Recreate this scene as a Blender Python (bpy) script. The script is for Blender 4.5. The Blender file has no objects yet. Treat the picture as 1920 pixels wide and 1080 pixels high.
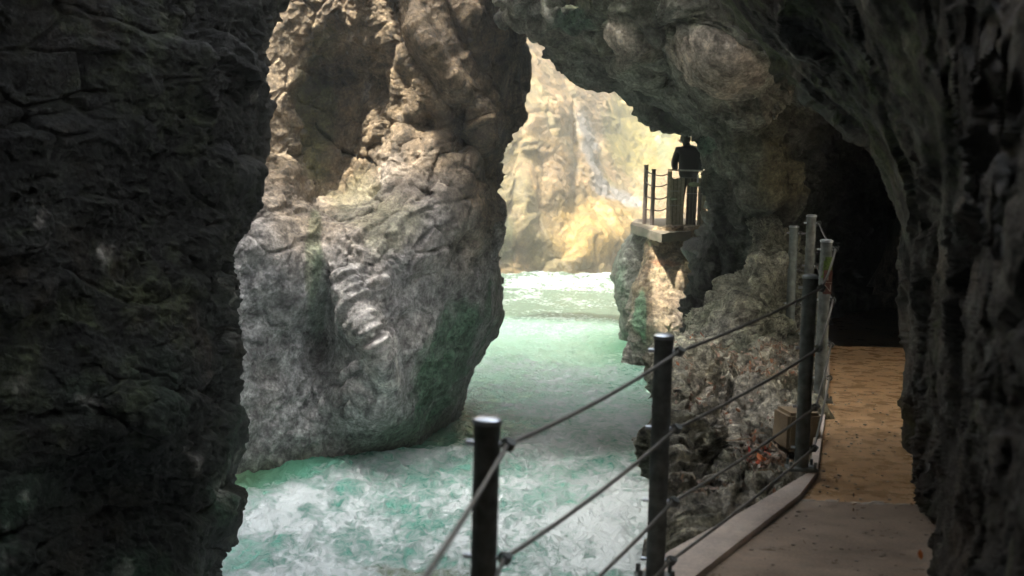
import bpy, bmesh, math, random
import numpy as np
from mathutils import Matrix, Vector
R = math.radians
random.seed(5); rng = np.random.default_rng(11)
scn = bpy.context.scene; C = scn.collection

# ------------------------------------------------------------------ camera
PITCH, ROLL, EYE, LENS = 5.14, 1.6, 1.7, 50.0
cam = bpy.data.cameras.new('camera'); camo = bpy.data.objects.new('camera', cam); C.objects.link(camo)
cam.lens = LENS; cam.sensor_width = 36; cam.clip_end = 500; cam.clip_start = 0.05
MR = Matrix.Rotation(R(90-PITCH), 4, 'X') @ Matrix.Rotation(R(ROLL), 4, 'Z')
camo.matrix_world = Matrix.Translation((0, 0, EYE)) @ MR
cam.dof.use_dof = True; cam.dof.focus_distance = 13.5; cam.dof.aperture_fstop = 3.0
scn.camera = camo
# ------------------------------------------------------------------ light
SUN_EL, SUN_AZ = 62.0, 220.0      # azimuth clockwise from +Y, direction TO the sun
w = bpy.data.worlds.new('World'); scn.world = w; w.use_nodes = True
nt = w.node_tree; bg = nt.nodes['Background']; bg.inputs[1].default_value = 0.15
sky = nt.nodes.new('ShaderNodeTexSky'); sky.sky_type = 'NISHITA'; sky.sun_disc = False
sky.sun_elevation = R(SUN_EL); sky.sun_rotation = R(SUN_AZ); sky.air_density = 1.0; sky.dust_density = 7.0
hs = nt.nodes.new('ShaderNodeHueSaturation'); hs.inputs['Saturation'].default_value = 0.35
nt.links.new(sky.outputs[0], hs.inputs['Color']); nt.links.new(hs.outputs[0], bg.inputs[0])
sl = bpy.data.lights.new('sun', 'SUN'); sl.energy = 2.0; sl.angle = R(0.5); sl.color = (1, .93, .82)
so = bpy.data.objects.new('sun', sl); C.objects.link(so); so.location = (0, 10, 40)
sd = Vector((math.sin(R(SUN_AZ))*math.cos(R(SUN_EL)), math.cos(R(SUN_AZ))*math.cos(R(SUN_EL)), math.sin(R(SUN_EL))))
so.rotation_euler = sd.to_track_quat('Z', 'Y').to_euler()
scn.view_settings.view_transform = 'Standard'; scn.view_settings.look = 'None'
scn.view_settings.exposure = 3.15; scn.view_settings.gamma = 1.0
scn.render.engine = 'CYCLES'
scn.cycles.max_bounces = 8; scn.cycles.diffuse_bounces = 5

# ------------------------------------------------------------------ measuring: photograph pixel (1920 wide) -> place
M3 = np.array(MR.to_3x3()); F = LENS/36*1920
def ray(px, py):
    px = np.asarray(px, float); py = np.asarray(py, float)
    d = np.stack([(px-960)/F, -(py-540)/F, -np.ones_like(px+py)], -1) @ M3.T
    return d
def P(px, py, d):                     # point at distance d ahead (world Y)
    r = ray(px, py); return r/r[..., 1:2]*np.asarray(d, float)[..., None] + np.array([0, 0, EYE])
def W(px, py, z=0.0):                 # point on the level plane z
    r = ray(px, py); return r/r[..., 2:3]*(z-EYE) + np.array([0, 0, EYE])
def V(a): return Vector([float(x) for x in a])

# ------------------------------------------------------------------ numpy noise
_p = rng.permutation(256).astype(np.int32); PERM = np.concatenate([_p, _p, _p])
_g = rng.normal(size=(256, 3)).astype(np.float32); GR = _g/np.linalg.norm(_g, axis=1, keepdims=True)
def perlin(p):
    p = p.astype(np.float32); i = np.floor(p).astype(np.int32); f = p-i; u = f*f*f*(f*(f*6-15)+10); i &= 255
    def g(a, b, c):
        h = PERM[PERM[PERM[(i[..., 0]+a) & 255]+((i[..., 1]+b) & 255)]+((i[..., 2]+c) & 255)]
        q = GR[h]
        return q[..., 0]*(f[..., 0]-a)+q[..., 1]*(f[..., 1]-b)+q[..., 2]*(f[..., 2]-c)
    x0 = g(0,0,0); x0 += u[..., 0]*(g(1,0,0)-x0)
    x1 = g(0,1,0); x1 += u[..., 0]*(g(1,1,0)-x1)
    x2 = g(0,0,1); x2 += u[..., 0]*(g(1,0,1)-x2)
    x3 = g(0,1,1); x3 += u[..., 0]*(g(1,1,1)-x3)
    a = x0+u[..., 1]*(x1-x0); b = x2+u[..., 1]*(x3-x2)
    return (a+u[..., 2]*(b-a))*1.4
def fbm(p, o=4, gain=.5, ridged=False):
    s = 0; a = 1.0; t = 0
    for k in range(o):
        n = perlin(p*(2.03**k)+17.3*k)
        if ridged: n = 1-2*np.abs(n)
        s = s+a*n; t += a; a *= gain
    return s/t
RV = rng.random((256, 7)).astype(np.float32)
def cells(p, sharp=9.0, slope=.9):
    """facet height (planar chips meeting in creases) and F2-F1 crack distance"""
    p = p.astype(np.float32); i = np.floor(p).astype(np.int32)
    f1 = np.full(p.shape[:-1], 9., np.float32); f2 = f1.copy(); num = np.zeros_like(f1); den = np.zeros_like(f1)
    for a in (-1, 0, 1):
        for b in (-1, 0, 1):
            for c in (-1, 0, 1):
                j = i+np.array([a, b, c], np.int32)
                h = PERM[PERM[PERM[j[..., 0] & 255]+(j[..., 1] & 255)]+(j[..., 2] & 255)]; rv = RV[h]
                q = p-(j+rv[..., :3]); d2 = (q*q).sum(-1); d = np.sqrt(d2)
                m = d < f1; f2 = np.where(m, f1, np.minimum(f2, d)); f1 = np.where(m, d, f1)
                wgt = np.exp(-sharp*d2); num += wgt*((rv[..., 3]-.5)+slope*((q*(rv[..., 4:7]-.5)*2).sum(-1))); den += wgt
    return num/(den+1e-9), f2-f1
def tps(ctrl):
    c = np.array(ctrl, float); X = c[:, :2]/500; n = len(c)
    def U(r2): return .5*r2*np.log(r2+1e-9)
    K = U(((X[:, None]-X[None])**2).sum(-1))+np.eye(n)*.004; Q = np.c_[np.ones(n), X]
    A = np.block([[K, Q], [Q.T, np.zeros((3, 3))]]); s = np.linalg.solve(A, np.r_[c[:, 2], 0, 0, 0])
    def f(px, py):
        x = px/500; y = py/500; o = s[n]+s[n+1]*x+s[n+2]*y
        for k in range(n): o = o+s[k]*U((x-X[k, 0])**2+(y-X[k, 1])**2)
        return o
    return f
def sst(x, a, b): t = np.clip((x-a)/(b-a), 0, 1); return t*t*(3-2*t)
def gau(px, py, cx, cy, sx, sy, ang=0):
    a = R(ang); u = (px-cx)*math.cos(a)+(py-cy)*math.sin(a); v = -(px-cx)*math.sin(a)+(py-cy)*math.cos(a)
    return np.exp(-(u/sx)**2-(v/sy)**2)

# ------------------------------------------------------------------ mesh helpers
def tag(o, label=None, cat=None, group=None, kind=None):
    if label: o['label'] = label
    if cat: o['category'] = cat
    if group: o['group'] = group
    if kind: o['kind'] = kind
    return o
def grid_obj(name, G, mat, col=None, extra=None, close_u=False):
    nv, nu = G.shape[:2]; idx = np.arange(nv*nu).reshape(nv, nu)
    if close_u: idx = np.c_[idx, idx[:, :1]]
    a = idx[:-1, :-1]; b = idx[:-1, 1:]; c = idx[1:, 1:]; d = idx[1:, :-1]
    q = np.stack([a, b, c, d], -1).reshape(-1, 4)
    me = bpy.data.meshes.new(name); n = nv*nu; m = len(q)
    caps = []
    if close_u: caps = [idx[0, :-1][::-1].tolist(), idx[-1, :-1].tolist()]
    me.vertices.add(n); me.vertices.foreach_set('co', G.reshape(-1).astype(np.float32))
    loops = np.concatenate([q.reshape(-1)]+[np.array(c) for c in caps]).astype(np.int32)
    me.loops.add(len(loops)); me.loops.foreach_set('vertex_index', loops)
    st = np.r_[np.arange(m)*4, [m*4+sum(len(x) for x in caps[:k]) for k in range(len(caps))]].astype(np.int32)
    me.polygons.add(m+len(caps)); me.polygons.foreach_set('loop_start', st)
    me.polygons.foreach_set('use_smooth', np.ones(m+len(caps), bool))
    me.update(calc_edges=True); me.validate()
    if col is not None:
        at = me.color_attributes.new('Col', 'FLOAT_COLOR', 'POINT')
        rgba = np.c_[np.clip(col, 0, 1).reshape(-1, 3), np.ones(n)].astype(np.float32); at.data.foreach_set('color', rgba.reshape(-1))
    for k, v in (extra or {}).items():
        at = me.attributes.new(k, 'FLOAT', 'POINT'); at.data.foreach_set('value', v.reshape(-1).astype(np.float32))
    me.materials.append(mat); o = bpy.data.objects.new(name, me); C.objects.link(o); return o
def normals(G, close=False):
    if close: du = np.roll(G, -1, 1)-np.roll(G, 1, 1)
    else: du = np.gradient(G, axis=1)
    dv = np.gradient(G, axis=0); n = np.cross(dv, du); return n/(np.linalg.norm(n, axis=-1, keepdims=True)+1e-9)
class MB:
    def __init__(s): s.bm = bmesh.new()
    def box(s, c, size, rot=None, bev=0):
        m = Matrix.Translation(V(c)) @ (rot.to_4x4() if rot else Matrix.Identity(4)) @ Matrix.Diagonal((*size, 1))
        g = bmesh.ops.create_cube(s.bm, size=1, matrix=m)
        if bev: bmesh.ops.bevel(s.bm, geom=list({e for v in g['verts'] for e in v.link_edges}), offset=bev, segments=2, affect='EDGES')
        return s
    def tube(s, pts, rad, seg=12, cap=True):
        pts = [V(p) for p in pts]; rr = rad if isinstance(rad, (list, tuple)) else [rad]*len(pts); rings = []; up = None
        for k, p in enumerate(pts):
            t = (pts[min(k+1, len(pts)-1)]-pts[max(k-1, 0)]).normalized()
            if up is None: up = Vector((0, 0, 1)) if abs(t.z) < .9 else Vector((0, 1, 0))
            x = t.cross(up).normalized(); y = x.cross(t).normalized(); up = y
            rings.append([s.bm.verts.new(p+(x*math.cos(a)+y*math.sin(a))*rr[k]) for a in [2*math.pi*j/seg for j in range(seg)]])
        for a, b in zip(rings, rings[1:]):
            for j in range(seg): s.bm.faces.new((a[j], a[(j+1) % seg], b[(j+1) % seg], b[j]))
        if cap: s.bm.faces.new(rings[0][::-1]); s.bm.faces.new(rings[-1])
        return s
    def torus(s, c, nrm, R1, r, seg=16, rs=8):
        nrm = V(nrm).normalized(); x = nrm.orthogonal().normalized(); y = nrm.cross(x); c = V(c); rings = []
        for k in range(seg):
            a = 2*math.pi*k/seg; d = x*math.cos(a)+y*math.sin(a)
            rings.append([s.bm.verts.new(c+d*(R1+r*math.cos(b))+nrm*r*math.sin(b)) for b in [2*math.pi*j/rs for j in range(rs)]])
        for k in range(seg):
            a, b = rings[k], rings[(k+1) % seg]
            for j in range(rs): s.bm.faces.new((a[j], a[(j+1) % rs], b[(j+1) % rs], b[j]))
        return s
    def prism(s, pts, z0, z1):
        lo = [s.bm.verts.new((p[0], p[1], z0)) for p in pts]; hi = [s.bm.verts.new((p[0], p[1], z1)) for p in pts]; n = len(pts)
        s.bm.faces.new(lo[::-1]); s.bm.faces.new(hi)
        for k in range(n): s.bm.faces.new((lo[k], lo[(k+1) % n], hi[(k+1) % n], hi[k]))
        return s
    def ball(s, c, r, sc=(1, 1, 1), sub=2):
        bmesh.ops.create_icosphere(s.bm, subdivisions=sub, radius=r, matrix=Matrix.Translation(V(c)) @ Matrix.Diagonal((*sc, 1))); return s
    def build(s, name, mat, parent=None, smooth=True):
        bmesh.ops.recalc_face_normals(s.bm, faces=s.bm.faces[:])
        me = bpy.data.meshes.new(name); s.bm.to_mesh(me); s.bm.free()
        if smooth:
            me.polygons.foreach_set('use_smooth', [True]*len(me.polygons)); me.set_sharp_from_angle(angle=R(35))
        me.materials.append(mat); o = bpy.data.objects.new(name, me); C.objects.link(o)
        if parent:
            o.parent = parent; bpy.context.view_layer.update(); o.matrix_parent_inverse = parent.matrix_world.inverted()
        return o
def empty(name, loc):
    o = bpy.data.objects.new(name, None); o.location = V(loc); o.empty_display_size = .1; C.objects.link(o); return o

# ------------------------------------------------------------------ materials
def newmat(name):
    m = bpy.data.materials.new(name); m.use_nodes = True; n = m.node_tree; return m, n, n.nodes['Principled BSDF'], n.nodes, n.links
def rock_mat(name, rough=(.55, .85), bump=1.0, bs=1.0, spec=.4, contrast=.62):
    m, n, b, N, L = newmat(name)
    at = N.new('ShaderNodeAttribute'); at.attribute_name = 'Col'
    tc = N.new('ShaderNodeTexCoord')
    def noise(sc, det=6, rg=.6, src=None):
        x = N.new('ShaderNodeTexNoise'); x.inputs['Scale'].default_value = sc; x.inputs['Detail'].default_value = det
        x.inputs['Roughness'].default_value = rg; L.new(src or tc.outputs['Object'], x.inputs['Vector']); return x
    n1 = noise(9*bs, 8, .7); n2 = noise(38*bs, 5, .65); vo = N.new('ShaderNodeTexVoronoi'); vo.inputs['Scale'].default_value = 14*bs
    vo.feature = 'DISTANCE_TO_EDGE'
    wv = N.new('ShaderNodeVectorMath'); wv.operation = 'MULTIPLY_ADD'; wv.inputs[1].default_value = (.25, .25, .25)
    L.new(n1.outputs['Color'], wv.inputs[0]); L.new(tc.outputs['Object'], wv.inputs[2]); L.new(wv.outputs[0], vo.inputs['Vector'])
    mr = N.new('ShaderNodeMapRange'); mr.inputs['From Min'].default_value = .36; mr.inputs['From Max'].default_value = .64
    mr.inputs['To Min'].default_value = 1-contrast; mr.inputs['To Max'].default_value = 1+contrast; L.new(n1.outputs[0], mr.inputs[0])
    mr2 = N.new('ShaderNodeMapRange'); mr2.inputs['From Min'].default_value = .42; mr2.inputs['From Max'].default_value = .6
    mr2.inputs['To Min'].default_value = .7; mr2.inputs['To Max'].default_value = 1.22; L.new(n2.outputs[0], mr2.inputs[0])
    mu = N.new('ShaderNodeMath'); mu.operation = 'MULTIPLY'; L.new(mr.outputs[0], mu.inputs[0]); L.new(mr2.outputs[0], mu.inputs[1])
    sc = N.new('ShaderNodeVectorMath'); sc.operation = 'SCALE'; L.new(at.outputs['Color'], sc.inputs[0]); L.new(mu.outputs[0], sc.inputs['Scale'])
    L.new(sc.outputs[0], b.inputs['Base Color'])
    rr = N.new('ShaderNodeMapRange'); rr.inputs['From Min'].default_value = .3; rr.inputs['From Max'].default_value = .7
    rr.inputs['To Min'].default_value = rough[0]; rr.inputs['To Max'].default_value = rough[1]
    n3 = noise(2.5*bs, 4); L.new(n3.outputs[0], rr.inputs[0]); L.new(rr.outputs[0], b.inputs['Roughness'])
    b.inputs['Specular IOR Level'].default_value = spec
    ad = N.new('ShaderNodeMath'); ad.operation = 'MULTIPLY_ADD'; ad.inputs[1].default_value = .35
    L.new(n2.outputs[0], ad.inputs[0]); L.new(n1.outputs[0], ad.inputs[2])
    vm = N.new('ShaderNodeMapRange'); vm.inputs['From Max'].default_value = .12; vm.inputs['To Max'].default_value = .25; L.new(vo.outputs['Distance'], vm.inputs[0])
    ad2 = N.new('ShaderNodeMath'); L.new(ad.outputs[0], ad2.inputs[0]); L.new(vm.outputs[0], ad2.inputs[1])
    bp = N.new('ShaderNodeBump'); bp.inputs['Strength'].default_value = bump; bp.inputs['Distance'].default_value = .06/bs
    L.new(ad2.outputs[0], bp.inputs['Height']); L.new(bp.outputs[0], b.inputs['Normal'])
    return m
def plain(name, col, rough=.5, metal=0, var=.25, sc=30, bump=.1, spec=.5):
    m, n, b, N, L = newmat(name); tc = N.new('ShaderNodeTexCoord')
    x = N.new('ShaderNodeTexNoise'); x.inputs['Scale'].default_value = sc; x.inputs['Detail'].default_value = 6; L.new(tc.outputs['Object'], x.inputs[0])
    r = N.new('ShaderNodeMapRange'); r.inputs['From Min'].default_value = .3; r.inputs['From Max'].default_value = .7
    r.inputs['To Min'].default_value = 1-var; r.inputs['To Max'].default_value = 1+var; L.new(x.outputs[0], r.inputs[0])
    s = N.new('ShaderNodeVectorMath'); s.operation = 'SCALE'; s.inputs[0].default_value = col; L.new(r.outputs[0], s.inputs['Scale'])
    L.new(s.outputs[0], b.inputs['Base Color']); b.inputs['Roughness'].default_value = rough; b.inputs['Metallic'].default_value = metal
    b.inputs['Specular IOR Level'].default_value = spec
    if bump:
        bp = N.new('ShaderNodeBump'); bp.inputs['Strength'].default_value = bump; bp.inputs['Distance'].default_value = .02; L.new(x.outputs[0], bp.inputs['Height']); L.new(bp.outputs[0], b.inputs['Normal'])
    return m
M_rock = rock_mat('limestone', bump=.65, bs=.8)
M_wet = rock_mat('wet_limestone', rough=(.34, .75), bump=.8, bs=.8, spec=.32)
M_lich = rock_mat('lichened_limestone', bump=1.0, bs=1.3, contrast=.8)
M_dark = rock_mat('dark_limestone', rough=(.5, .8), bump=.9, bs=.8, spec=.2)
M_far = rock_mat('far_limestone', bump=.5, bs=.5, contrast=.3)

# colours (real ones: stone, stain, moss, algae)
def mixc(a, b, t): t = np.asarray(t)[..., None]; return np.asarray(a)*(1-t)+np.asarray(b)*t
GREY = np.array([.30, .29, .275]); PALE = np.array([.50, .47, .42]); TAN = np.array([.43, .33, .205]); BROWN = np.array([.17, .12, .075])
MOSS = np.array([.10, .135, .05]); ALGA = np.array([.07, .19, .10]); DARK = np.array([.09, .088, .08]); GOLD = np.array([.58, .42, .17])

# ------------------------------------------------------------------ one rock mass: dense front, coarse back, closed
def rock(name, sil, depth, disp, color, mat, step=1.9, thick=4, xl_pad=None, wl=40, wr=40, rl=1.0, rr=1.0, vin=(-20, 1100), vfull=(-700, 1500), vstep=None, smooth=6, xclip=(-60, 1980)):
    """sil: rows (py, xl, xr) read off the outline; depth(px,py); wl/wr edge widths over which the face turns away by rl/rr metres"""
    s = np.array(sil, float); vstep = vstep or step
    pys = np.r_[np.linspace(vfull[0], vin[0], 26)[:-1], np.arange(vin[0], vin[1], vstep), np.linspace(vin[1], vfull[1], 16)]
    xl = np.interp(pys, s[:, 0], s[:, 1]); xr = np.interp(pys, s[:, 0], s[:, 2])
    k = np.exp(-np.linspace(-2, 2, 2*smooth+1)**2); k /= k.sum()
    xl = np.convolve(np.pad(xl, smooth, 'edge'), k, 'valid'); xr = np.convolve(np.pad(xr, smooth, 'edge'), k, 'valid')
    nu = int((xr-xl).max()/step*.8)+20
    t = np.linspace(0, 1, nu); t = .72*t+.28*(1-np.cos(math.pi*t))/2
    px = xl[:, None]+(xr-xl)[:, None]*t[None]; py = np.repeat(pys[:, None], nu, 1)
    D = depth(px, py)
    eL = np.clip(1-(px-xl[:, None])/wl, 0, 1) if rl else 0*px; eR = np.clip(1-(xr[:, None]-px)/wr, 0, 1) if rr else 0*px
    D = D+rl*(1-np.sqrt(np.clip(1-eL**2, 0, 1)))+rr*(1-np.sqrt(np.clip(1-eR**2, 0, 1)))
    front = P(px, py, D)
    nb = 14; tb = np.linspace(0, 1, nb+2)[1:-1]
    pxb = xr[:, None]+(xl-xr)[:, None]*tb[None]; pyb = np.repeat(pys[:, None], nb, 1)
    Db = D[:, -1:]*(1-tb)+D[:, :1]*tb+thick*np.sin(math.pi*tb)**.5
    Db = np.maximum(Db, (D.max(1, keepdims=True)+.3)*np.sin(math.pi*tb)**.3)
    back = P(pxb, pyb, Db)
    G = np.concatenate([front, back], 1)
    ppx = np.concatenate([px, pxb], 1); ppy = np.concatenate([py, pyb], 1)
    N = normals(G, True)
    c = (G.mean((0, 1))-G); 
    if (N*(-c)).sum(-1).mean() < 0: N = -N
    sgn = 1 if (N[:, nu//2, 1].mean() < 0) else -1; N = N*sgn
    fade = np.ones(G.shape[1]); fade[nu:] = .25
    G0 = G
    G, H = disp(G, N, ppx, ppy, fade[None])
    col = color(G, N, ppx, ppy, H)
    return grid_obj(name, G, mat, col, close_u=True), G[:, :nu], px, py
def reN(G, N0):
    N = normals(G, True); s = np.sign((N*N0).sum(-1, keepdims=True)); return N*np.where(s == 0, 1, s)
def rot(p, ax, deg):
    return p @ np.array(Matrix.Rotation(R(deg), 3, ax)).T
def std_disp(big=.25, bsc=.9, mid=.08, msc=3.2, fine=.02, fsc=11, strata=None, warp=.35, facets=.5):
    """big/mid/fine amplitudes in metres with scales in 1/m; strata=(rotX,rotY,freq,amp): inclined bedding ledges"""
    def f(G, N, px, py, fade):
        q = G+warp*np.stack([fbm(G*.8+9, 3), fbm(G*.8+31, 3), fbm(G*.8+57, 3)], -1)
        q2 = G+(q-G)*.4
        if strata: q2 = rot(rot(q2, 'X', strata[0]), 'Y', strata[1])*np.array([1, 1, 1.9])
        fac, crack = cells(q2*bsc, 45, .8)
        h1 = big*(facets*fac*1.1+(1-facets)*fbm(G*bsc*.8, 3)*1.6)
        if strata:
            rx, ry, fr, am = strata; z = rot(rot(q, 'X', rx), 'Y', ry)[..., 2]*fr+fbm(G*1.1+5, 3)*.6
            sw = z-np.floor(z); h1 = h1+am*(sw*.9-1.2*sst(sw, .82, 1.0)+.15)*(.25+1.0*sst(fbm(G*.7+80, 2), -.25, .4))
        G1 = G+N*(h1*fade)[..., None]
        N1 = reN(G1, N); N1 = N1*.5+N*.5
        fac2, crack2 = cells(q2*msc*.8, 60, 1.1)
        rg = fbm(q*msc*.5, 5, .46, ridged=True); amp = .45+.9*sst(fbm(G*.9+44, 3), -.3, .35)
        h2 = mid*(fac2*1.0*amp+.85*rg*amp-.2)-mid*.7*np.exp(-(crack2/.045)**2)*sst(fbm(G*1.5+3, 2), -.05, .3)
        fac3, crack3 = cells(q2*fsc*.8, 60, 1.2); fac4, _ = cells(q2*fsc*2+7, 60, 1.2)
        h3 = fine*((fac3*1.3+fac4*.6)*amp+1.3*fbm(q*fsc*.9, 3, .5, ridged=True)*amp)
        G2 = G1+N1*((h2+h3)*fade)[..., None]
        return G2, dict(h1=h1, h2=h2, h3=h3, crack=crack, crack2=crack2, q=q, fac=fac, fac2=fac2, fac3=fac3)
    return f

# ================================================================== SETTING: rock
def rockcol(top, low, split=0, moss=.3, alga=.0, mottle=.5, brown=.25, sc=1.0):
    def f(G, N, px, py, H):
        z = G[..., 2]; n1 = fbm(G*.7*sc+3, 4); n2 = fbm(G*2.3*sc+40, 4); n3 = fbm(G*6*sc+11, 3); n4 = fbm(G*1.3*sc+77, 4)
        c = mixc(low, top, sst(z+n1*1.6, split-.9, split+.9))
        c = c*(1+mottle*(n2*.9+n3*.5+.35*H['fac2']))[..., None]
        c = mixc(c, BROWN, brown*sst(n4, .05, .5)); c = mixc(c, PALE, .55*sst(n2+.3*n3, .32, .6))
        up = sst(N[..., 2]+.3*n2, -.2, .6)
        c = mixc(c, MOSS, moss*sst(n1+n3*.5, .0, .35)*(.5+.5*up))
        if alga: c = mixc(c, ALGA, alga*sst(n4*-1+n2*.4, .0, .35)*sst(-z, -1.2, 1.4))
        return c
    return f

# ---- B: the big pale buttress standing in the river
silB = [(-900, 330, 850), (-300, 330, 900), (0, 330, 935), (40, 330, 944), (55, 330, 966), (100, 330, 985), (170, 330, 983), (220, 330, 974), (262, 330, 944), (300, 330, 926),
        (370, 330, 918), (440, 330, 926), (520, 330, 930), (592, 330, 932), (640, 330, 908), (700, 330, 878), (780, 330, 846), (840, 330, 818), (1000, 330, 760), (1500, 330, 700)]
cB = [(330, -700, 19), (900, -700, 19), (330, 935, 13.6), (440, 935, 14.3), (600, 905, 14.95), (720, 870, 15.7), (820, 832, 17.0), (700, 1300, 15.4), (330, 1300, 14),
      (430, 700, 14.0), (430, 500, 14.0), (500, 430, 14.2), (520, 560, 14.3), (500, 300, 15.2), (515, 60, 15.6), (540, 200, 15.5), (545, 330, 15.1),
      (590, 230, 15.9), (600, 130, 16.0), (640, 330, 15.9), (600, 350, 15.7), (680, 150, 16.0), (620, 60, 15.7), (700, 40, 15.4), (700, 300, 15.9), (640, 430, 14.9), (690, 420, 14.8),
      (760, 250, 15.4), (760, 120, 15.2), (800, 30, 15.2), (850, 150, 15.1), (900, 250, 15.5), (850, 380, 15.2), (940, 130, 16.0), (900, 20, 15.4),
      (800, 470, 14.8), (700, 500, 14.5), (600, 520, 14.55), (580, 640, 14.9), (560, 760, 14.7), (660, 600, 14.5), (720, 700, 14.4), (740, 770, 14.7), (660, 800, 15.0),
      (780, 600, 14.9), (830, 540, 15.4), (900, 560, 16.0), (840, 680, 15.9), (800, 760, 16.2), (640, 700, 14.7), (480, 800, 14.3)]
dB0 = tps(cB)
def dB(px, py):
    d = dB0(px, py)
    rim = np.interp(py, [60, 100, 130, 170, 250, 330, 400, 440, 470], [640, 590, 556, 545, 545, 553, 588, 640, 700])+6*np.sin(py/17)+4*np.sin(py/7)
    d = d+.75*sst(px, rim-5, rim+12)*np.exp(-np.clip(px-rim, 0, None)/(90+60*np.sin(py/90)))*sst(py, 70, 150)*sst(py, 450, 330)     # alcove behind a sharp rim
    d = d+.35*gau(px, py, 640, 130, 45, 45)+.4*sst(py, 392+.1*(px-600), 372+.1*(px-600))*gau(px, py, 650, 380, 60, 60)
    d = d+.6*gau(px, py, 868, 240, 26, 40, 10)+.5*gau(px, py, 955, 190, 13, 60, 8)+.5*gau(px, py, 800, 235, 24, 20)       # deep holes right
    d = d+.45*gau(px, py, 852, 465, 16, 34, 25)+.3*gau(px, py, 905, 480, 14, 60, 5)
    d = d-.25*gau(px, py, 700, 640, 20, 130, -25)                                  # pale rib
    d = d+.35*gau(px, py, 605, 620, 25, 90, 12)
    # long inclined bedding grooves, upper right
    u = ((px-700)*.88-(py-0)*.47); m = sst(py, 520, 380)*sst(px-.35*py, 540, 640)
    d = d+m*.22*np.exp(-((u-30+10*np.sin(py/60))/9)**2)-m*.2*np.exp(-((u-62+8*np.sin(py/45))/14)**2)+m*.2*np.exp(-((u-118+8*np.sin(py/50))/8)**2)
    # cracks
    def crack(pts, wd, am):
        pts = np.array(pts, float); best = np.full(px.shape, 1e9)
        for a, b in zip(pts, pts[1:]):
            ab = b-a; tt = np.clip(((px-a[0])*ab[0]+(py-a[1])*ab[1])/(ab@ab), 0, 1); best = np.minimum(best, np.hypot(px-a[0]-tt*ab[0], py-a[1]-tt*ab[1]))
        return am*np.exp(-(best/wd)**2)
    d = d+crack([(432, 560), (452, 650), (490, 700), (530, 745), (570, 790), (610, 830), (640, 848)], 2.6, .16)
    d = d+crack([(560, 190), (600, 205), (690, 235), (720, 275), (790, 265)], 4, .16)+crack([(590, 235), (640, 285), (700, 300), (750, 340), (810, 370), (832, 355)], 4.5, .22)
    d = d+crack([(590, 330), (600, 400), (640, 425), (700, 400)], 4, .12)+crack([(735, 400), (725, 470), (700, 500)], 4, .1)
    return d
def colB(G, N, px, py, H):
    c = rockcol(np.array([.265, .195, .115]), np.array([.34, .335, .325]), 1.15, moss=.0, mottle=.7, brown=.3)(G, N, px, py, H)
    n = fbm(G*1.7+60, 4); n2 = fbm(G*4+20, 3)
    c = mixc(c, TAN*.75, .6*sst(py+n*120, 420, 200)*sst(560-px, 0, 40))
    c = mixc(c, MOSS*np.array([1.2, 1, .8]), .75*sst(gau(px, py, 590, 210, 60, 170)+n*.7, .35, .8))
    c = mixc(c, MOSS*np.array([1.2,1.05,.9]), .35*sst(gau(px, py, 700, 400, 130, 90)+n*.8, .45, .85))
    c = mixc(c, MOSS*1.3, .5*sst(gau(px, py, 580, 480, 22, 110, 5)+n*.6, .4, .7))
    c = mixc(c, ALGA, .8*sst(gau(px, py, 845, 660, 60, 210, 25)+n*.8, .45, .85))
    c = mixc(c, ALGA*.9, .7*sst(gau(px, py, 760, 820, 110, 60, -10)+n*.5, .3, .75)); c = mixc(c, ALGA*np.array([.9,.7,.8]), .5*sst(gau(px, py, 590, 560, 22, 90)+n*.5, .3, .75))
    c = mixc(c, [.10, .11, .06], .7*sst(-G[..., 2]+n*.25, 1.28, 1.62))
    c = mixc(c, PALE, .6*sst(gau(px, py, 700, 620, 40, 130, -25)+n2*.6, .45, .8))
    c = mixc(c, BROWN*.6, .5*sst(n2+.5*n, .25, .5)*sst(520-py, 0, 150))
    return c*(.60+.40*sst(py+60*n, 330, 500))[..., None]           # upper stone darkened in colour to offset the strong sun on it
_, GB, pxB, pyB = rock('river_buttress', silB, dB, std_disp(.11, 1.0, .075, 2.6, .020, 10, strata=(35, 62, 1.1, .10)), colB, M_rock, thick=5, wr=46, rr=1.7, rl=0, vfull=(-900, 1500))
tag(bpy.data.objects['river_buttress'], kind='structure')

# ---- A: near dark wall on the left
silA = [(-900, -500, 548), (-200, -500, 528), (0, -500, 518), (70, -500, 494), (130, -500, 484), (200, -500, 478), (345, -500, 480), (380, -500, 460), (420, -500, 440), (480, -500, 412),
        (560, -500, 408), (620, -500, 398), (660, -500, 412), (720, -500, 423), (800, -500, 428), (900, -500, 422), (980, -500, 412), (1020, -500, 386), (1080, -500, 380), (1500, -500, 368)]
cA = [(-500, -700, 9), (540, -700, 10.5), (530, 0, 10.2), (490, 300, 9.8), (420, 560, 9.6), (440, 800, 9.6), (390, 1080, 9.2), (380, 1500, 9.2),
      (300, 100, 9.0), (100, 200, 8.3), (-100, 500, 7.6), (-500, 500, 6.5), (250, 450, 8.9), (200, 600, 8.5), (300, 640, 8.7), (150, 860, 8.2), (300, 830, 8.4), (300, 900, 8.8), (100, 1080, 8.0), (-500, 1400, 6.5)]
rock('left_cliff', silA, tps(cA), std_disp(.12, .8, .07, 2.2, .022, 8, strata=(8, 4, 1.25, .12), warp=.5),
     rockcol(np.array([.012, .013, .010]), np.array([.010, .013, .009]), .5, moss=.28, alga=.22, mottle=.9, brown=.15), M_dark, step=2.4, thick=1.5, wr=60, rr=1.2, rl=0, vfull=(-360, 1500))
tag(bpy.data.objects['left_cliff'], kind='structure')

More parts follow.
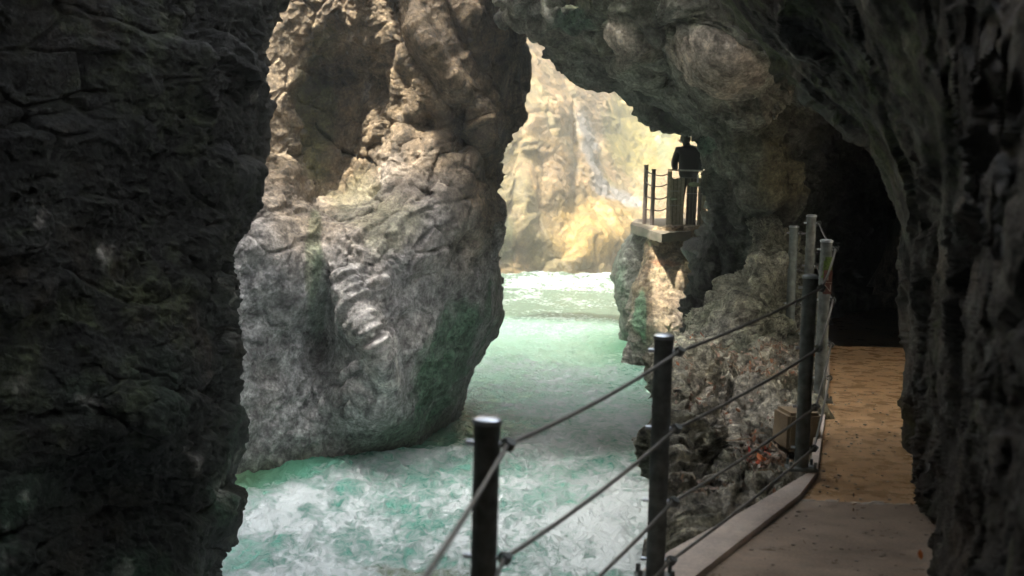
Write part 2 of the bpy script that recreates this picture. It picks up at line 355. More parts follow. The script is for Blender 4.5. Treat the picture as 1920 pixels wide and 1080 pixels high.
# ---- D: arch rock at the top, its pillar and the tunnel mouth
silD = [(-1600, 860, 2100), (-300, 900, 2100), (-20, 934, 2100), (0, 938, 2100), (38, 948, 2100), (46, 1005, 2100), (80, 1019, 2100), (110, 1035, 2100), (130, 1053, 2100), (143, 1083, 2100), (150, 1140, 2100),
        (165, 1171, 2100), (190, 1205, 2100), (212, 1240, 2100), (226, 1268, 2100), (233, 1294, 2100), (248, 1322, 2100), (320, 1342, 2100), (430, 1332, 2100), (500, 1307, 2100), (580, 1294, 2100), (640, 1285, 2100), (720, 1285, 2100), (1500, 1285, 2100)]
cD = [(900, -1600, 17), (2100, -1600, 12), (900, -300, 14.5), (960, 10, 14.0), (1030, 60, 14.2), (1100, 60, 14.0), (1150, 120, 14.6), (1200, 60, 13.2), (1250, 180, 14.8), (1290, 50, 12.4), (1340, 110, 12.1), (1390, 150, 12.2), (1300, 240, 15.5),
      (1330, 330, 15.6), (1380, 260, 14.3), (1360, 420, 15.5), (1320, 540, 16), (1300, 640, 16), (1400, 360, 14.8), (1450, 200, 13.4), (1460, 330, 14.8), (1480, 380, 15.2), (1420, 60, 11.6), (1430, 250, 14.2),
      (1520, 240, 15.5), (1540, 330, 18), (1560, 450, 20), (1640, 520, 22), (1700, 400, 20), (1620, 640, 22), (1620, 800, 22), (1600, 250, 16), (1560, 150, 13), (1700, 100, 12), (1900, 300, 17), (1900, 700, 20), (2100, 500, 17), (1450, 500, 17), (1450, 700, 17), (1400, 1200, 16), (2100, 1400, 16), (1350, 900, 16)]
dD0 = tps(cD)
def dD(px, py):
    d = dD0(px, py)
    d = d-.35*gau(px, py, 1335, 105, 75, 52, 12)+.5*gau(px, py, 1262, 110, 26, 60)-.2*gau(px, py, 1195, 50, 42, 60, 30)+.5*gau(px, py, 1410, 178, 40, 16, 25)
    d = d-.5*gau(px, py, 1060, 20, 60, 22)+.35*gau(px, py, 1345, 520, 14, 190, 6)+.6*gau(px, py, 1455, 175, 50, 22)
    return d
def colD(G, N, px, py, H):
    c = rockcol(np.array([.20, .20, .16])*(1+.9*H['fac'][..., None]), np.array([.15, .155, .12])*(1+.9*H['fac'][..., None]), 2.0, moss=.7, alga=.0, mottle=1.0, brown=.35)(G, N, px, py, H)
    n = fbm(G*1.9+60, 4)
    c = mixc(c, np.array([.50, .43, .34]), .9*sst(gau(px, py, 1345, 105, 75, 52, 15)+n*.5, .4, .75))  # pale patch: skylight on the boulder put into the colour
    c = mixc(c, np.array([.55, .48, .38]), .8*sst(gau(px, py, 1190, 60, 34, 60, 20)+n*.6, .45, .85))
    c = mixc(c, np.array([.09, .20, .12]), .6*sst(gau(px, py, 1345, 260, 28, 34)+gau(px, py, 1080, 30, 60, 20)+n*.5, .5, .8))
    c = mixc(c, np.array([.26, .24, .13]), .8*sst(gau(px, py, 1455, 340, 38, 40, 30)+gau(px, py, 1440, 280, 28, 50)+n*.4, .4, .8))
    c = mixc(c, [.045, .045, .038], .9*sst(gau(px-.0*py, py, 1338-(py-540)*.12, 540, 42, 170)+n*.25, .3, .6))  # shade on the pillar's rib put into the colour
    c = mixc(c, [.055, .05, .045], .9*sst(px, 1490, 1560))  # tunnel mouth darkened in colour to deepen its shade
    return c
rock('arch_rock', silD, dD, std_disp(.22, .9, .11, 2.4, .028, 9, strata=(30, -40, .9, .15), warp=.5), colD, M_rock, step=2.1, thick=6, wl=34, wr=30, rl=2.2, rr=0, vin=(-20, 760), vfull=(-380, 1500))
tag(bpy.data.objects['arch_rock'], kind='structure')

# ---- E: lichened rock under and beside the walkway
silE = [(425, 1436, 1440), (445, 1426, 1462), (470, 1410, 1482), (500, 1392, 1500), (540, 1366, 1515), (600, 1346, 1518), (655, 1316, 1516), (672, 1300, 1516), (690, 1252, 1516), (715, 1246, 1518), (740, 1256, 1516), (765, 1242, 1514), (850, 1247, 1516), (950, 1269, 1560), (1080, 1285, 1600), (1600, 1284, 1600)]
def LW(px, py): return float(W(px, py)[1])
cE = [(1420, 425, 14.2), (1480, 425, 15.0), (1560, 425, 16.5), (1400, 500, 13.3), (1450, 500, 13.4), (1480, 540, 14.3), (1520, 560, 15.0), (1350, 560, 13.2), (1340, 640, 12.6), (1440, 630, 12.6), (1400, 590, 12.5), (1490, 640, 14.0), (1560, 640, 14.6),
      (1300, 690, 10.8), (1225, 700, 10.7), (1240, 760, 9.6), (1300, 760, 10.2), (1380, 720, 11.2), (1460, 700, 11.3), (1490, 760, 10.4), (1450, 800, 9.8), (1400, 770, 10.3), (1420, 840, 9.6), (1380, 900, 8.9), (1480, 860, 8.8), (1360, 960, 7.9), (1300, 960, 7.7),
      (1600, 700, 12.2), (1600, 900, 9.5), (1215, 850, 8.2), (1280, 850, 8.6), (1215, 1000, 7.5), (1260, 1040, 7.0), (1320, 860, 9.2), (1600, 1080, 8.5), (1210, 1300, 7.2), (1600, 1500, 8), (1200, 1600, 7.2)]
dE0 = tps(cE)
def dE(px, py): return dE0(px, py)+.45*gau(px, py, 1345, 870, 20, 60, 12)+.3*gau(px, py, 1400, 515, 40, 8, -15)-.25*gau(px, py, 1410, 470, 50, 28)+.4*gau(px, py, 1410, 810, 30, 30)
def colE(G, N, px, py, H):
    c = rockcol(np.array([.45, .455, .35]), np.array([.46, .44, .39]), -.4, moss=.4, alga=.15, mottle=.9, brown=.25, sc=2.2)(G, N, px, py, H)
    n = fbm(G*3.1+60, 4)
    up = sst(N[..., 2]+.5*n, .1, .5)
    c = mixc(c, [.33, .22, .15], .22*up*sst(py, 640, 720)); c = mixc(c, [.13, .10, .07], .25*sst(n, .15, .5)*sst(py, 660, 720))
    return c
oE, GE, pxE, pyE = rock('walkway_cliff', silE, dE, std_disp(.16, 1.5, .12, 3.6, .034, 11, strata=(20, 50, 1.8, .14), warp=.35, facets=.8), colE, M_lich, step=1.8, thick=3, wl=30, wr=20, rl=.9, rr=0, vin=(425, 1100), vfull=(424, 1700), smooth=3)
tag(oE, kind='structure')

# ---- G: rock carrying the lookout platform
silG1 = [(424, 1192, 1300), (440, 1186, 1300), (465, 1168, 1300), (490, 1160, 1300), (530, 1161, 1300), (560, 1163, 1300), (590, 1168, 1300), (640, 1160, 1300), (760, 1150, 1300)]
rock('platform_cliff', silG1, tps([(1160, 500, 26.8), (1160, 640, 26.8), (1240, 440, 26.6), (1300, 640, 27.5), (1190, 430, 27), (1200, 560, 26.3)]), std_disp(.10, .8, .08, 2.2, .025, 6),
     rockcol(np.array([.15, .14, .12]), np.array([.13, .14, .11]), 0, moss=.3, alga=.4, mottle=.5), M_rock, step=1.8, thick=6, wl=16, wr=10, rl=1.2, rr=0, vin=(425, 660), vfull=(424, 800), smooth=3)
silG2 = [(425, 1246, 1345), (432, 1236, 1345), (440, 1222, 1345), (460, 1214, 1345), (500, 1206, 1345), (525, 1194, 1345), (545, 1188, 1345), (600, 1190, 1345), (640, 1186, 1345), (683, 1178, 1345), (800, 1170, 1345)]
def colG(G, N, px, py, H):
    c = .6*rockcol(np.array([.42, .30, .17]), np.array([.33, .30, .27]), -.55, moss=.2, alga=.3, mottle=.6, brown=.5)(G, N, px, py, H); n = fbm(G*3+5, 3)
    c = mixc(c, [.10, .26, .15], .7*sst(gau(px, py, 1208, 600, 10, 70, -4)+n*.4, .5, .8)); c = mixc(c, [.35, .17, .08], .7*sst(gau(px, py, 1250, 495, 40, 10)+n*.4, .45, .8)); return c
rock('platform_boulder', silG2, tps([(1240, 435, 24.6), (1320, 435, 25.0), (1200, 560, 23.8), (1270, 500, 24.2), (1260, 600, 23.5), (1180, 683, 23.8), (1300, 683, 23.6), (1345, 560, 24.5), (1235, 470, 24.9)]), std_disp(.09, .9, .08, 2.4, .03, 7),
     colG, M_rock, step=1.6, thick=2, wl=16, wr=20, rl=1.0, rr=0, vin=(426, 700), vfull=(425, 820), smooth=3)
for n_ in ('platform_cliff', 'platform_boulder'): tag(bpy.data.objects[n_], kind='structure')

# ---- C: sunlit gorge wall far upstream
silC = [(-1900, 500, 1900), (-400, 600, 1800), (0, 700, 1700), (500, 760, 1700), (900, 760, 1700)]
cC = [(500, -1900, 62), (1900, -1900, 62), (880, -300, 48), (1000, -100, 50), (980, 60, 47), (1030, 160, 46.5), (940, 300, 43), (1000, 300, 44), (1065, 300, 44.5), (930, 480, 42), (990, 500, 42.5), (985, 420, 42.2), (1045, 420, 43.5),
      (1075, 200, 47), (1090, 300, 46.5), (1095, 380, 45), (1130, 340, 47), (1160, 400, 46), (1110, 170, 52), (1150, 240, 53), (1220, 200, 55), (1200, 300, 53), (1260, 300, 52), (1190, 360, 50), (1130, 440, 43.2), (1080, 350, 44.3),
      (1060, 495, 42.5), (1160, 490, 44), (1240, 380, 48), (1240, 440, 46), (1330, 420, 48), (1400, 300, 54), (760, 400, 38), (760, 900, 36), (1100, 800, 38), (1700, 900, 50), (1700, 200, 60), (1020, 440, 42.2)]
dC0 = tps(cC)
def dC(px, py): return dC0(px, py)+.9*gau(px, py, 1072, 260, 10, 90, -3)-.8*gau(px, py, 1100, 260, 14, 70, -12)-.5*gau(px, py, 985, 360, 18, 120, 5)
def colC(G, N, px, py, H):
    n = fbm(G*.6+3, 4); n2 = fbm(G*1.8+9, 3); n3 = fbm(G*np.array([1, 1, .25])*1.2+50, 3)
    c = mixc([.66, .43, .17], [.50, .39, .14], sst(n, -.2, .3))
    c = mixc(c, [.74, .47, .09], .95*sst(gau(px, py, 1110, 430, 90, 75)+n*.4, .35, .75))
    c = mixc(c, [.52, .42, .06], .9*sst(gau(px, py, 1200, 240, 95, 110)+n*.3, .35, .7))
    c = mixc(c, [.62, .60, .56], .8*sst(gau(px, py, 1105, 270, 20, 85, -14)+gau(px, py, 1160, 370, 60, 18, 25)+n2*.4, .4, .8))
    c = mixc(c, [.30, .36, .15], .7*sst(gau(px, py, 945, 450, 34, 70)+gau(px, py, 1245, 250, 22, 80)+n2*.4, .4, .8))
    c = .155*c*(1+.55*n2+.3*n3)[..., None]; return mixc(c, [.33, .22, .10], .45*sst(n2+n3*.6, .22, .5))
oC, _, _, _ = rock('far_gorge_wall', silC, dC, std_disp(.30, .25, .07, .7, .04, 2.6, strata=(20, 60, .35, .12), warp=1.0), colC, M_far, step=2.2, thick=8, rl=0, rr=0, vin=(-20, 540), vfull=(-1900, 800))
tag(oC, kind='structure')

# ---- F: near wall and vault on the right
silF = [(-900, 1150, 2500), (-200, 1220, 2500), (-20, 1325, 2500), (0, 1327, 2500), (40, 1360, 2500), (90, 1404, 2500), (130, 1440, 2500), (170, 1488, 2500), (200, 1522, 2500), (240, 1567, 2500), (290, 1612, 2500), (320, 1642, 2500), (370, 1664, 2500),
        (430, 1670, 2500), (480, 1668, 2500), (540, 1680, 2500), (640, 1684, 2500), (735, 1675, 2500), (750, 1672, 2500), (800, 1684, 2500), (880, 1694, 2500), (940, 1700, 2500), (985, 1720, 2500), (1005, 1726, 2500), (1020, 1716, 2500), (1050, 1710, 2500), (1080, 1706, 2500), (1300, 1668, 2500), (1700, 1668, 2500)]
cF = [(1150, -900, 8), (2500, -900, 2.2), (1330, 0, 8.2), (1450, 130, 8.0), (1580, 240, 7.8), (1675, 400, 7.7), (1690, 600, 7.8), (1690, 760, 7.8), (1705, 880, 7.6), (1742, 990, 6.5), (1730, 1080, 5.7), (1690, 1400, 5.2),
      (1560, 60, 6.5), (1700, 200, 5.9), (1780, 400, 5.2), (1800, 650, 4.9), (1800, 900, 4.9), (1820, 1080, 4.3), (1920, 0, 4.0), (1920, 300, 3.8), (1920, 540, 3.6), (1920, 800, 3.5), (1920, 1080, 3.3), (2500, 0, 1.9), (2500, 540, 1.6), (2500, 1500, 1.5), (1920, 1700, 3.0)]
def colF(G, N, px, py, H):
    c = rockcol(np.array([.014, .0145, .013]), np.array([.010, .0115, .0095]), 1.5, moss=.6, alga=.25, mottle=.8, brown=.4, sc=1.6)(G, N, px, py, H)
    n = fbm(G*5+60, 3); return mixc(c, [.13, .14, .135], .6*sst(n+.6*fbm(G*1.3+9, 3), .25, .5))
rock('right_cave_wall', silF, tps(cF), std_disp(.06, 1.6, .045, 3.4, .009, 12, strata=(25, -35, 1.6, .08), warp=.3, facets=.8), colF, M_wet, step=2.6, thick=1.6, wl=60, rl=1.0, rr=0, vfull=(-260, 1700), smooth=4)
tag(bpy.data.objects['right_cave_wall'], kind='structure')

# ---- the mountain over and behind the camera, gorge walls out of frame, added sun blockers
def block(name, ctr, size, amp=.8, seed=0, col=(.42, .39, .34), n=36):
    bm = bmesh.new(); bmesh.ops.create_cube(bm, size=1); bmesh.ops.subdivide_edges(bm, edges=bm.edges[:], cuts=n, use_grid_fill=True)
    co = np.array([v.co for v in bm.verts])*np.array(size)+np.array(ctr); d = np.stack([fbm(co*.35+seed+k*20, 4) for k in range(3)], -1)*amp; fc, _ = cells(co*.5+seed)
    co = co+d+(co-np.array(ctr))/np.array(size)*fc[..., None]*amp
    for v, c in zip(bm.verts, co): v.co = c
    me = bpy.data.meshes.new(name); bm.to_mesh(me); bm.free(); me.polygons.foreach_set('use_smooth', [True]*len(me.polygons))
    at = me.color_attributes.new('Col', 'FLOAT_COLOR', 'POINT'); n1 = fbm(co*.8, 3); cc = np.array(col)*(1+.5*n1)[:, None]
    at.data.foreach_set('color', np.c_[cc, np.ones(len(cc))].astype(np.float32).reshape(-1))
    me.materials.append(M_rock); o = bpy.data.objects.new(name, me); C.objects.link(o); tag(o, kind='structure'); return o
block('cave_roof', (-2, -2.5, 5.4), (22, 13.6, 2.4), .4, 1)
block('left_overhang', (-7.5, 5.5, 4.5), (11, 7, 1.8), .25, 8)
block('sun_block_slab', (-4.6, 5.3, 11.2), (11, 8.2, 1.8), .35, 9)  # added unseen slab, blocks the sun from water, bank and walkway
block('sun_block_ledge', (-4.3, 10.0, 11.2), (3.6, 2.2, 1.2), .12, 12)  # added unseen ledge, shades a sun patch on the river
block('sun_block_knob', (-3.3, 11.4, 11.3), (1.3, 2.2, 1.0), .08, 13)  # added unseen knob, shades the last sunny corner of the river
block('platform_sun_block', (5.4, 25, 5.5), (8, 10, 3.2), .25, 10)                       # added unseen rock, keeps the sun off gate and visitor
block('cave_back_wall', (-2, -10.5, 4), (26, 4, 20), .6, 2)
block('left_gorge_wall', (-11.5, 3, 4), (7, 24, 18), .8, 3)
block('right_gorge_mass', (9.2, 6, 4), (8, 30, 8), .6, 4)                      # hillside right of the walkway
block('tunnel_end_wall', (8.6, 24, 2), (8, 4, 10), .4, 5)
block('left_gorge_bank', (-14, 32, 5), (10, 34, 18), 1.2, 6, (.28, .24, .17))
block('right_gorge_bank', (17.5, 38, 4), (12, 30, 16), 1.2, 7, (.17, .15, .07))

# ---- river
WZ = -1.7
M_water, n, b, N, L = newmat('river_water')
af = N.new('ShaderNodeAttribute'); af.attribute_name = 'foam'; tc = N.new('ShaderNodeTexCoord'); ac = N.new('ShaderNodeAttribute'); ac.attribute_name = 'Col'
mp = N.new('ShaderNodeMapping'); mp.inputs['Scale'].default_value = (1, .55, 1); L.new(tc.outputs['Object'], mp.inputs[0])
x1 = N.new('ShaderNodeTexNoise'); x1.inputs['Scale'].default_value = 9; x1.inputs['Detail'].default_value = 9; x1.inputs['Roughness'].default_value = .68; x1.inputs['Distortion'].default_value = .7; L.new(mp.outputs[0], x1.inputs[0])
ma = N.new('ShaderNodeMath'); ma.operation = 'MULTIPLY_ADD'; ma.inputs[1].default_value = 2.4; L.new(x1.outputs[0], ma.inputs[0]); L.new(af.outputs['Fac'], ma.inputs[2])
fr = N.new('ShaderNodeMapRange'); fr.interpolation_type = 'SMOOTHSTEP'; fr.inputs['From Min'].default_value = 1.2; fr.inputs['From Max'].default_value = 2.0; L.new(ma.outputs[0], fr.inputs[0])
mx = N.new('ShaderNodeMix'); mx.data_type = 'RGBA'; mx.inputs[7].default_value = (.58, .645, .64, 1); L.new(fr.outputs[0], mx.inputs[0]); L.new(ac.outputs['Color'], mx.inputs[6]); L.new(mx.outputs[2], b.inputs['Base Color'])
rg = N.new('ShaderNodeMapRange'); rg.inputs['To Min'].default_value = .26; rg.inputs['To Max'].default_value = .7; L.new(fr.outputs[0], rg.inputs[0]); L.new(rg.outputs[0], b.inputs['Roughness'])
x2 = N.new('ShaderNodeTexNoise'); x2.inputs['Scale'].default_value = 5; x2.inputs['Detail'].default_value = 8; x2.inputs['Roughness'].default_value = .6; x2.inputs['Distortion'].default_value = .8; L.new(mp.outputs[0], x2.inputs[0])
bp = N.new('ShaderNodeBump'); bp.inputs['Strength'].default_value = .9; bp.inputs['Distance'].default_value = .12
mm = N.new('ShaderNodeMath'); mm.operation = 'MULTIPLY_ADD'; mm.inputs[1].default_value = .3; L.new(fr.outputs[0], mm.inputs[0]); L.new(x2.outputs[0], mm.inputs[2]); L.new(mm.outputs[0], bp.inputs['Height']); L.new(bp.outputs[0], b.inputs['Normal'])
b.inputs['IOR'].default_value = 1.33; b.inputs['Specular IOR Level'].default_value = .45
ny, nx = 900, 620
yy = 3*np.exp(np.linspace(0, 1, ny)*math.log(60/3)); tx = np.linspace(-.5, .35, nx)
Y = np.repeat(yy[:, None], nx, 1); X = Y*tx[None]
X[:, 0] = -14; X[:, -1] = 16
Gw = np.stack([X, Y, np.full_like(X, WZ)], -1); q = Gw*np.array([1, .6, 1])
rough_ = .35+.65*sst(Y, 19, 13)+.5*sst(Y, 36, 41)
wv = .15*fbm(q*.8, 3)+.10*fbm(q*1.8+30, 5, ridged=True)+.05*fbm(q*4+70, 4, ridged=True)+.02*fbm(q*9+5, 3)
wv = wv*rough_+.10*np.exp(-((Y-15.9-.55*X+.3*fbm(q*.7+9, 2))/.5)**2)*sst(X, -4.2, -3)*sst(X, 0.8, .2)
Gw[..., 2] += wv
n1 = fbm(q*.55+3, 4); n2 = fbm(q*1.6+60, 4, ridged=True); n3 = fbm(q*np.array([.7, .35, 1])+90, 3)
front = Y-.35*X
foam = -.30+.62*sst(front, 22, 13.2)+.75*n1+.55*n2-.4*gau(X, Y, .4, 10.9, .8, 1.1)-.5*gau(X, Y, -4.1, 13.9, 1.3, .35, 25)-.5*sst(.45*X+16.9-Y+n1*.4, -.6, 0)*0
foam = foam+.18*sst(Y, 15, 18)-.35*sst(Y, 22, 27)+.25*sst(Y, 36, 40)+.25*sst(Y, 22, 32)*(n3+.3)
bl = sst(Y-(17+(X+.9)*1.5)+.5*n1, -1.5, -.35)*sst(X, .9, 0)*sst(Y, 18.6, 17.2); foam = foam-.8*bl
foam = foam+.35*gau(X, Y, .9, 11.9, .45, .9)
dp = sst(n3+.3*n1, -.35, .4)
wc = mixc([.12, .38, .29], [.32, .60, .50], dp); wc = mixc(wc, [.36, .54, .40], .8*sst(Y+3*n3, 19, 25)); wc = mixc(wc, [.065, .095, .07], sst(Y+.3*n3, 28.9, 31.0)); wc = mixc(wc, [.05, .36, .22], .6*sst(n3-.3*n1, .0, .4)*gau(X, Y, -1.5, 17.5, 3.5, 4)*.9)  # far water darkened in colour where the sun reaches, offsets its brightness
wc = mixc(wc, [.05, .24, .13], .75*bl); wc = mixc(wc, [.19, .22, .08], .85*sst(X, -1.9, -3.4)*bl); wc = mixc(wc, [.24, .20, .13], .7*sst(gau(X, Y, -3.5, 12.2, 1.2, .35)+gau(X, Y, -.7, 11.3, .7, .25)+n1*.3, .4, .8)); wc = mixc(wc, [.03, .23, .10], .7*gau(X, Y, 2.1, 25.5, .7, 2.0))
tag(grid_obj('river', Gw, M_water, wc, {'foam': foam}), kind='structure')
m = MB(); m.box((0, 70, -3.2), (200, 200, .3)); tag(m.build('ground', plain('river_bed', (.12, .12, .09))), kind='structure')

# ---- walkway
def conc(name, col, rough, stain, var=.3):
    m, n, b, N, L = newmat(name); tc = N.new('ShaderNodeTexCoord')
    def no(s, d=7, r=.65, ds=0):
        x = N.new('ShaderNodeTexNoise'); x.inputs['Scale'].default_value = s; x.inputs['Detail'].default_value = d; x.inputs['Roughness'].default_value = r; x.inputs['Distortion'].default_value = ds; L.new(tc.outputs['Object'], x.inputs[0]); return x
    a, c, e = no(1.6, 7, .7, .6), no(60, 4, .7), no(6)
    rp = N.new('ShaderNodeMapRange'); rp.inputs['From Min'].default_value = .35; rp.inputs['From Max'].default_value = .65; L.new(a.outputs[0], rp.inputs[0])
    mx = N.new('ShaderNodeMix'); mx.data_type = 'RGBA'; mx.inputs[6].default_value = (*col, 1); mx.inputs[7].default_value = (*stain, 1); L.new(rp.outputs[0], mx.inputs[0])
    r2 = N.new('ShaderNodeMapRange'); r2.inputs['From Min'].default_value = .3; r2.inputs['From Max'].default_value = .7; r2.inputs['To Min'].default_value = 1-var; r2.inputs['To Max'].default_value = 1+var
    av = N.new('ShaderNodeMath'); av.operation = 'ADD'; L.new(c.outputs[0], av.inputs[0]); L.new(e.outputs[0], av.inputs[1]); hv = N.new('ShaderNodeMath'); hv.operation = 'MULTIPLY'; hv.inputs[1].default_value = .5; L.new(av.outputs[0], hv.inputs[0]); L.new(hv.outputs[0], r2.inputs[0])
    s = N.new('ShaderNodeVectorMath'); s.operation = 'SCALE'; L.new(mx.outputs[2], s.inputs[0]); L.new(r2.outputs[0], s.inputs['Scale']); L.new(s.outputs[0], b.inputs['Base Color'])
    rr = N.new('ShaderNodeMapRange'); rr.inputs['From Min'].default_value = .35; rr.inputs['From Max'].default_value = .65; rr.inputs['To Min'].default_value = rough[0]; rr.inputs['To Max'].default_value = rough[1]; L.new(e.outputs[0], rr.inputs[0]); L.new(rr.outputs[0], b.inputs['Roughness'])
    bp = N.new('ShaderNodeBump'); bp.inputs['Strength'].default_value = .2; bp.inputs['Distance'].default_value = .006; L.new(hv.outputs[0], bp.inputs['Height']); L.new(bp.outputs[0], b.inputs['Normal'])
    return m
M_cn = conc('damp_concrete', (.46, .365, .28), (.25, .5), (.27, .21, .155), .5); M_cf = conc('warm_bounce_concrete', (.66, .43, .23), (.2, .38), (.44, .27, .13), .45); M_ck = conc('kerb_concrete', (.64, .56, .48), (.5, .8), (.46, .38, .31), .4)  # far slab's ochre is warm bounced light put into the concrete colour
jl = W(1545, 936); jr = W(1760, 938)
inner = [(-.15, -2), (-.15, 1.9), (-.0, 3.95), tuple(W(1320, 1080)[:2]), tuple(W(1440, 985)[:2]), tuple(W(1500, 938)[:2])]
far_in = [tuple(W(1500, 938)[:2]), tuple(W(1532, 895)[:2]), tuple(W(1546, 800)[:2]), tuple(W(1556, 700)[:2]), tuple(W(1554, 647)[:2])]
ye = float(W(1620, 648)[1])
yj = float(W(1500, 938)[1])
MB().prism(inner+[(3.4, yj-.1), (3.2, -2)], -.16, 0).build('walkway', M_cn); tag(bpy.data.objects['walkway'], kind='structure')
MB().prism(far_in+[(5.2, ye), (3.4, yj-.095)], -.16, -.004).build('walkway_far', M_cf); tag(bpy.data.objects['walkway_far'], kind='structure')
MB().prism([(far_in[-1][0]+.02, ye+.004), (5.2, ye+.004), (6.5, 22), (3.6, 22)], -1.2, -.45).build('tunnel_floor', M_cn); tag(bpy.data.objects['tunnel_floor'], kind='structure')
outer = [(-.42, -2), (-.38, 1.9), (-.2, 4.1), tuple(W(1255, 1045)[:2]), tuple(W(1400, 965)[:2]), tuple(W(1520, 893)[:2]), tuple(W(1527, 800)[:2]), tuple(W(1540, 700)[:2]), tuple(W(1545, 647)[:2])]
inn2 = [(a-.003, b) for a, b in inner+far_in[1:]]
MB().prism(outer+inn2[::-1], -.24, .03).build('kerb', M_ck, smooth=False); tag(bpy.data.objects['kerb'], kind='structure')
# pale crumbled mortar along the joint
m = MB()
for k in range(70):
    t = random.random(); p = np.array([inner[-1][0], yj, 0])*(1-t)+np.array([3.4, yj-.1, 0])*t
    m.ball((p[0]+random.gauss(0, .01), p[1]+random.gauss(0, .012), .0), random.uniform(.006, .02), (2.2, .9, .25), 1)
tag(m.build('mortar_crumbs', plain('pale_mortar', (.55, .50, .44), .9)), 'pale crumbled mortar along the joint across the walkway', 'mortar', kind='stuff')

# ================================================================== THINGS: posts and cables
M_post = plain('dark_post_steel', (.17, .19, .18), .55, .2, .45, 22, .15); M_post2 = plain('grey_green_post_steel', (.24, .28, .26), .45, .4, .3, 22, .15); M_cap = plain('cap_steel', (.55, .60, .64), .3, .7, .15, 40)
M_gal = plain('galvanised_cable', (.21, .21, .19), .45, .6, .3, 120, .3); M_moss = plain('post_moss', (.12, .20, .03), .9, 0, .4, 80, .6)
EYES = [.05, .33, .62, .90]
def post(label, bx, by, z0, h, rad, mat, plate=True, lean=(0, 0), eyes=EYES, side=1, kind='railing_post', grp='railing posts along the walkway edge'):
    e = empty(kind, (bx, by, z0)); tag(e, label, 'post', grp)
    top = Vector((bx+lean[0], by+lean[1], z0+h)); base = Vector((bx, by, z0))
    MB().tube([base, base.lerp(top, .5), top], rad, 20).build('shaft', mat, e)
    MB().tube([top-Vector((0, 0, .008)), top+Vector((0, 0, .006)), top+Vector((0, 0, .014))], [rad*1.12, rad*1.12, rad*.75], 20).build('cap', M_cap, e)
    if plate:
        m = MB(); m.box(base+Vector((0, 0, .012)), (rad*4.2, rad*3.4, .018), bev=.004); pl = m.build('base_plate', M_post, e)
        for sx in (-1, 1):
            for sy in (-1, 1):
                MB().tube([base+Vector((sx*rad*1.7, sy*rad*1.3, .02)), base+Vector((sx*rad*1.7, sy*rad*1.3, .055))], .009, 8).build('anchor_bolt', M_post, pl)
    out = []
    for f in eyes:
        p = base.lerp(top, 1-f/h) if f < h else base
        ep = p+Vector((side*(rad+.022), -.012, 0)); MB().torus(ep, (.25, 1, .1), .017, .0055).build('eye_bolt', M_post if mat is M_post else M_gal, e)
        MB().tube([p+Vector((-side*(rad+.022), .004, 0)), p+Vector((side*(rad+.006), -.01, 0))], .008, 8).build('bolt_rod', M_cap, e); out.append(ep)
    return e, out
def bp_(px, py): q = W(px, py); return float(q[0]), float(q[1])
def top_at(px, py, d): return P(px, py, d)
T = {}
def mk(key, label, topx, topy, d, z0, w_px, mat, **k):
    t = P(topx, topy, d); rad = w_px/F*d/2
    e, eyes = post(label, float(t[0]), d, z0, float(t[2])-z0, rad, mat, **k); T[key] = eyes; return e
mk(1, 'nearest dark railing post with cables, blurred, in front of the white rapids', 914, 790, 4.12, .03, 50, M_post, eyes=[.065, .405, .72, .93])
mk(2, 'dark railing post with shiny cap at the river side, second nearest', 1245, 632, 5.6, .03, 36, M_post, eyes=[.055, .365, .66, .90])
mk(3, 'dark railing post on a bolted base plate where the kerb meets the warm-tinted path', 1519, 519, 7.78, .03, 27, M_post, eyes=[.06, .395, .72, .95])
p4 = mk(4, 'railing post with green moss band and small red-brown plate', 1550, 452, 10.1, .03, 22, M_post, eyes=[.06, .42, .74, .98])
mk(5, 'tall dark green railing post rising behind the mossy post', 1522, 405, 12.0, .03, 18, M_post, eyes=[.06, .42, .74, 1.0])
mk(6, 'pale grey-green railing post on a concrete block, farthest of the walkway', 1489, 425, 13.3, .07, 17, M_post2, plate=False, eyes=[.06, .40, .72, .98])
# post 0: out of frame, carries the cables that leave the picture
q0 = P(500, 1300, 1.9); _, T[0] = post('railing post beside the camera', float(q0[0]), 1.9, .03, float(q0[2])-.03, .038, M_post, eyes=[.065, .405, .72, .9])
# moss and plate on post 4
t4 = P(1549, 497, 10.1); MB().tube([(t4[0]-.002, 10.1, t4[2]-.09), (t4[0], 10.1, t4[2]+.06)], .0435, 20).build('moss_band', M_moss, p4)
t4 = P(1547, 528, 10.1)
M_plate = plain('red_brown_plate', (.13, .045, .03), .6)
pl = MB().box((t4[0]+.008, 10.054, t4[2]), (.062, .004, .17), bev=.001).build('plate', M_plate, p4)
def text(s, loc, size, mat, parent, name='lettering'):
    cu = bpy.data.curves.new(name, 'FONT'); cu.body = s; cu.size = size; cu.extrude = .0008; cu.align_x = 'CENTER'; cu.align_y = 'CENTER'
    o = bpy.data.objects.new('tmp', cu); C.objects.link(o); o.location = loc; o.rotation_euler = (R(90), 0, 0); bpy.context.view_layer.update()
    me = bpy.data.meshes.new_from_object(o); me.transform(o.matrix_world); bpy.data.objects.remove(o); me.materials.append(mat)
    x = bpy.data.objects.new(name, me); C.objects.link(x); x.parent = parent; bpy.context.view_layer.update(); x.matrix_parent_inverse = parent.matrix_world.inverted(); return x
M_let = plain('pale_lettering', (.45, .38, .30), .6)
text('I', (t4[0]+.008, 10.0505, t4[2]+.035), .075, M_let, pl); text('N', (t4[0]+.008, 10.0505, t4[2]-.045), .075, M_let, pl)
MB().box((t4[0]+.008, 10.051, t4[2]-.002), (.062, .003, .004)).build('plate_bar', M_let, pl)

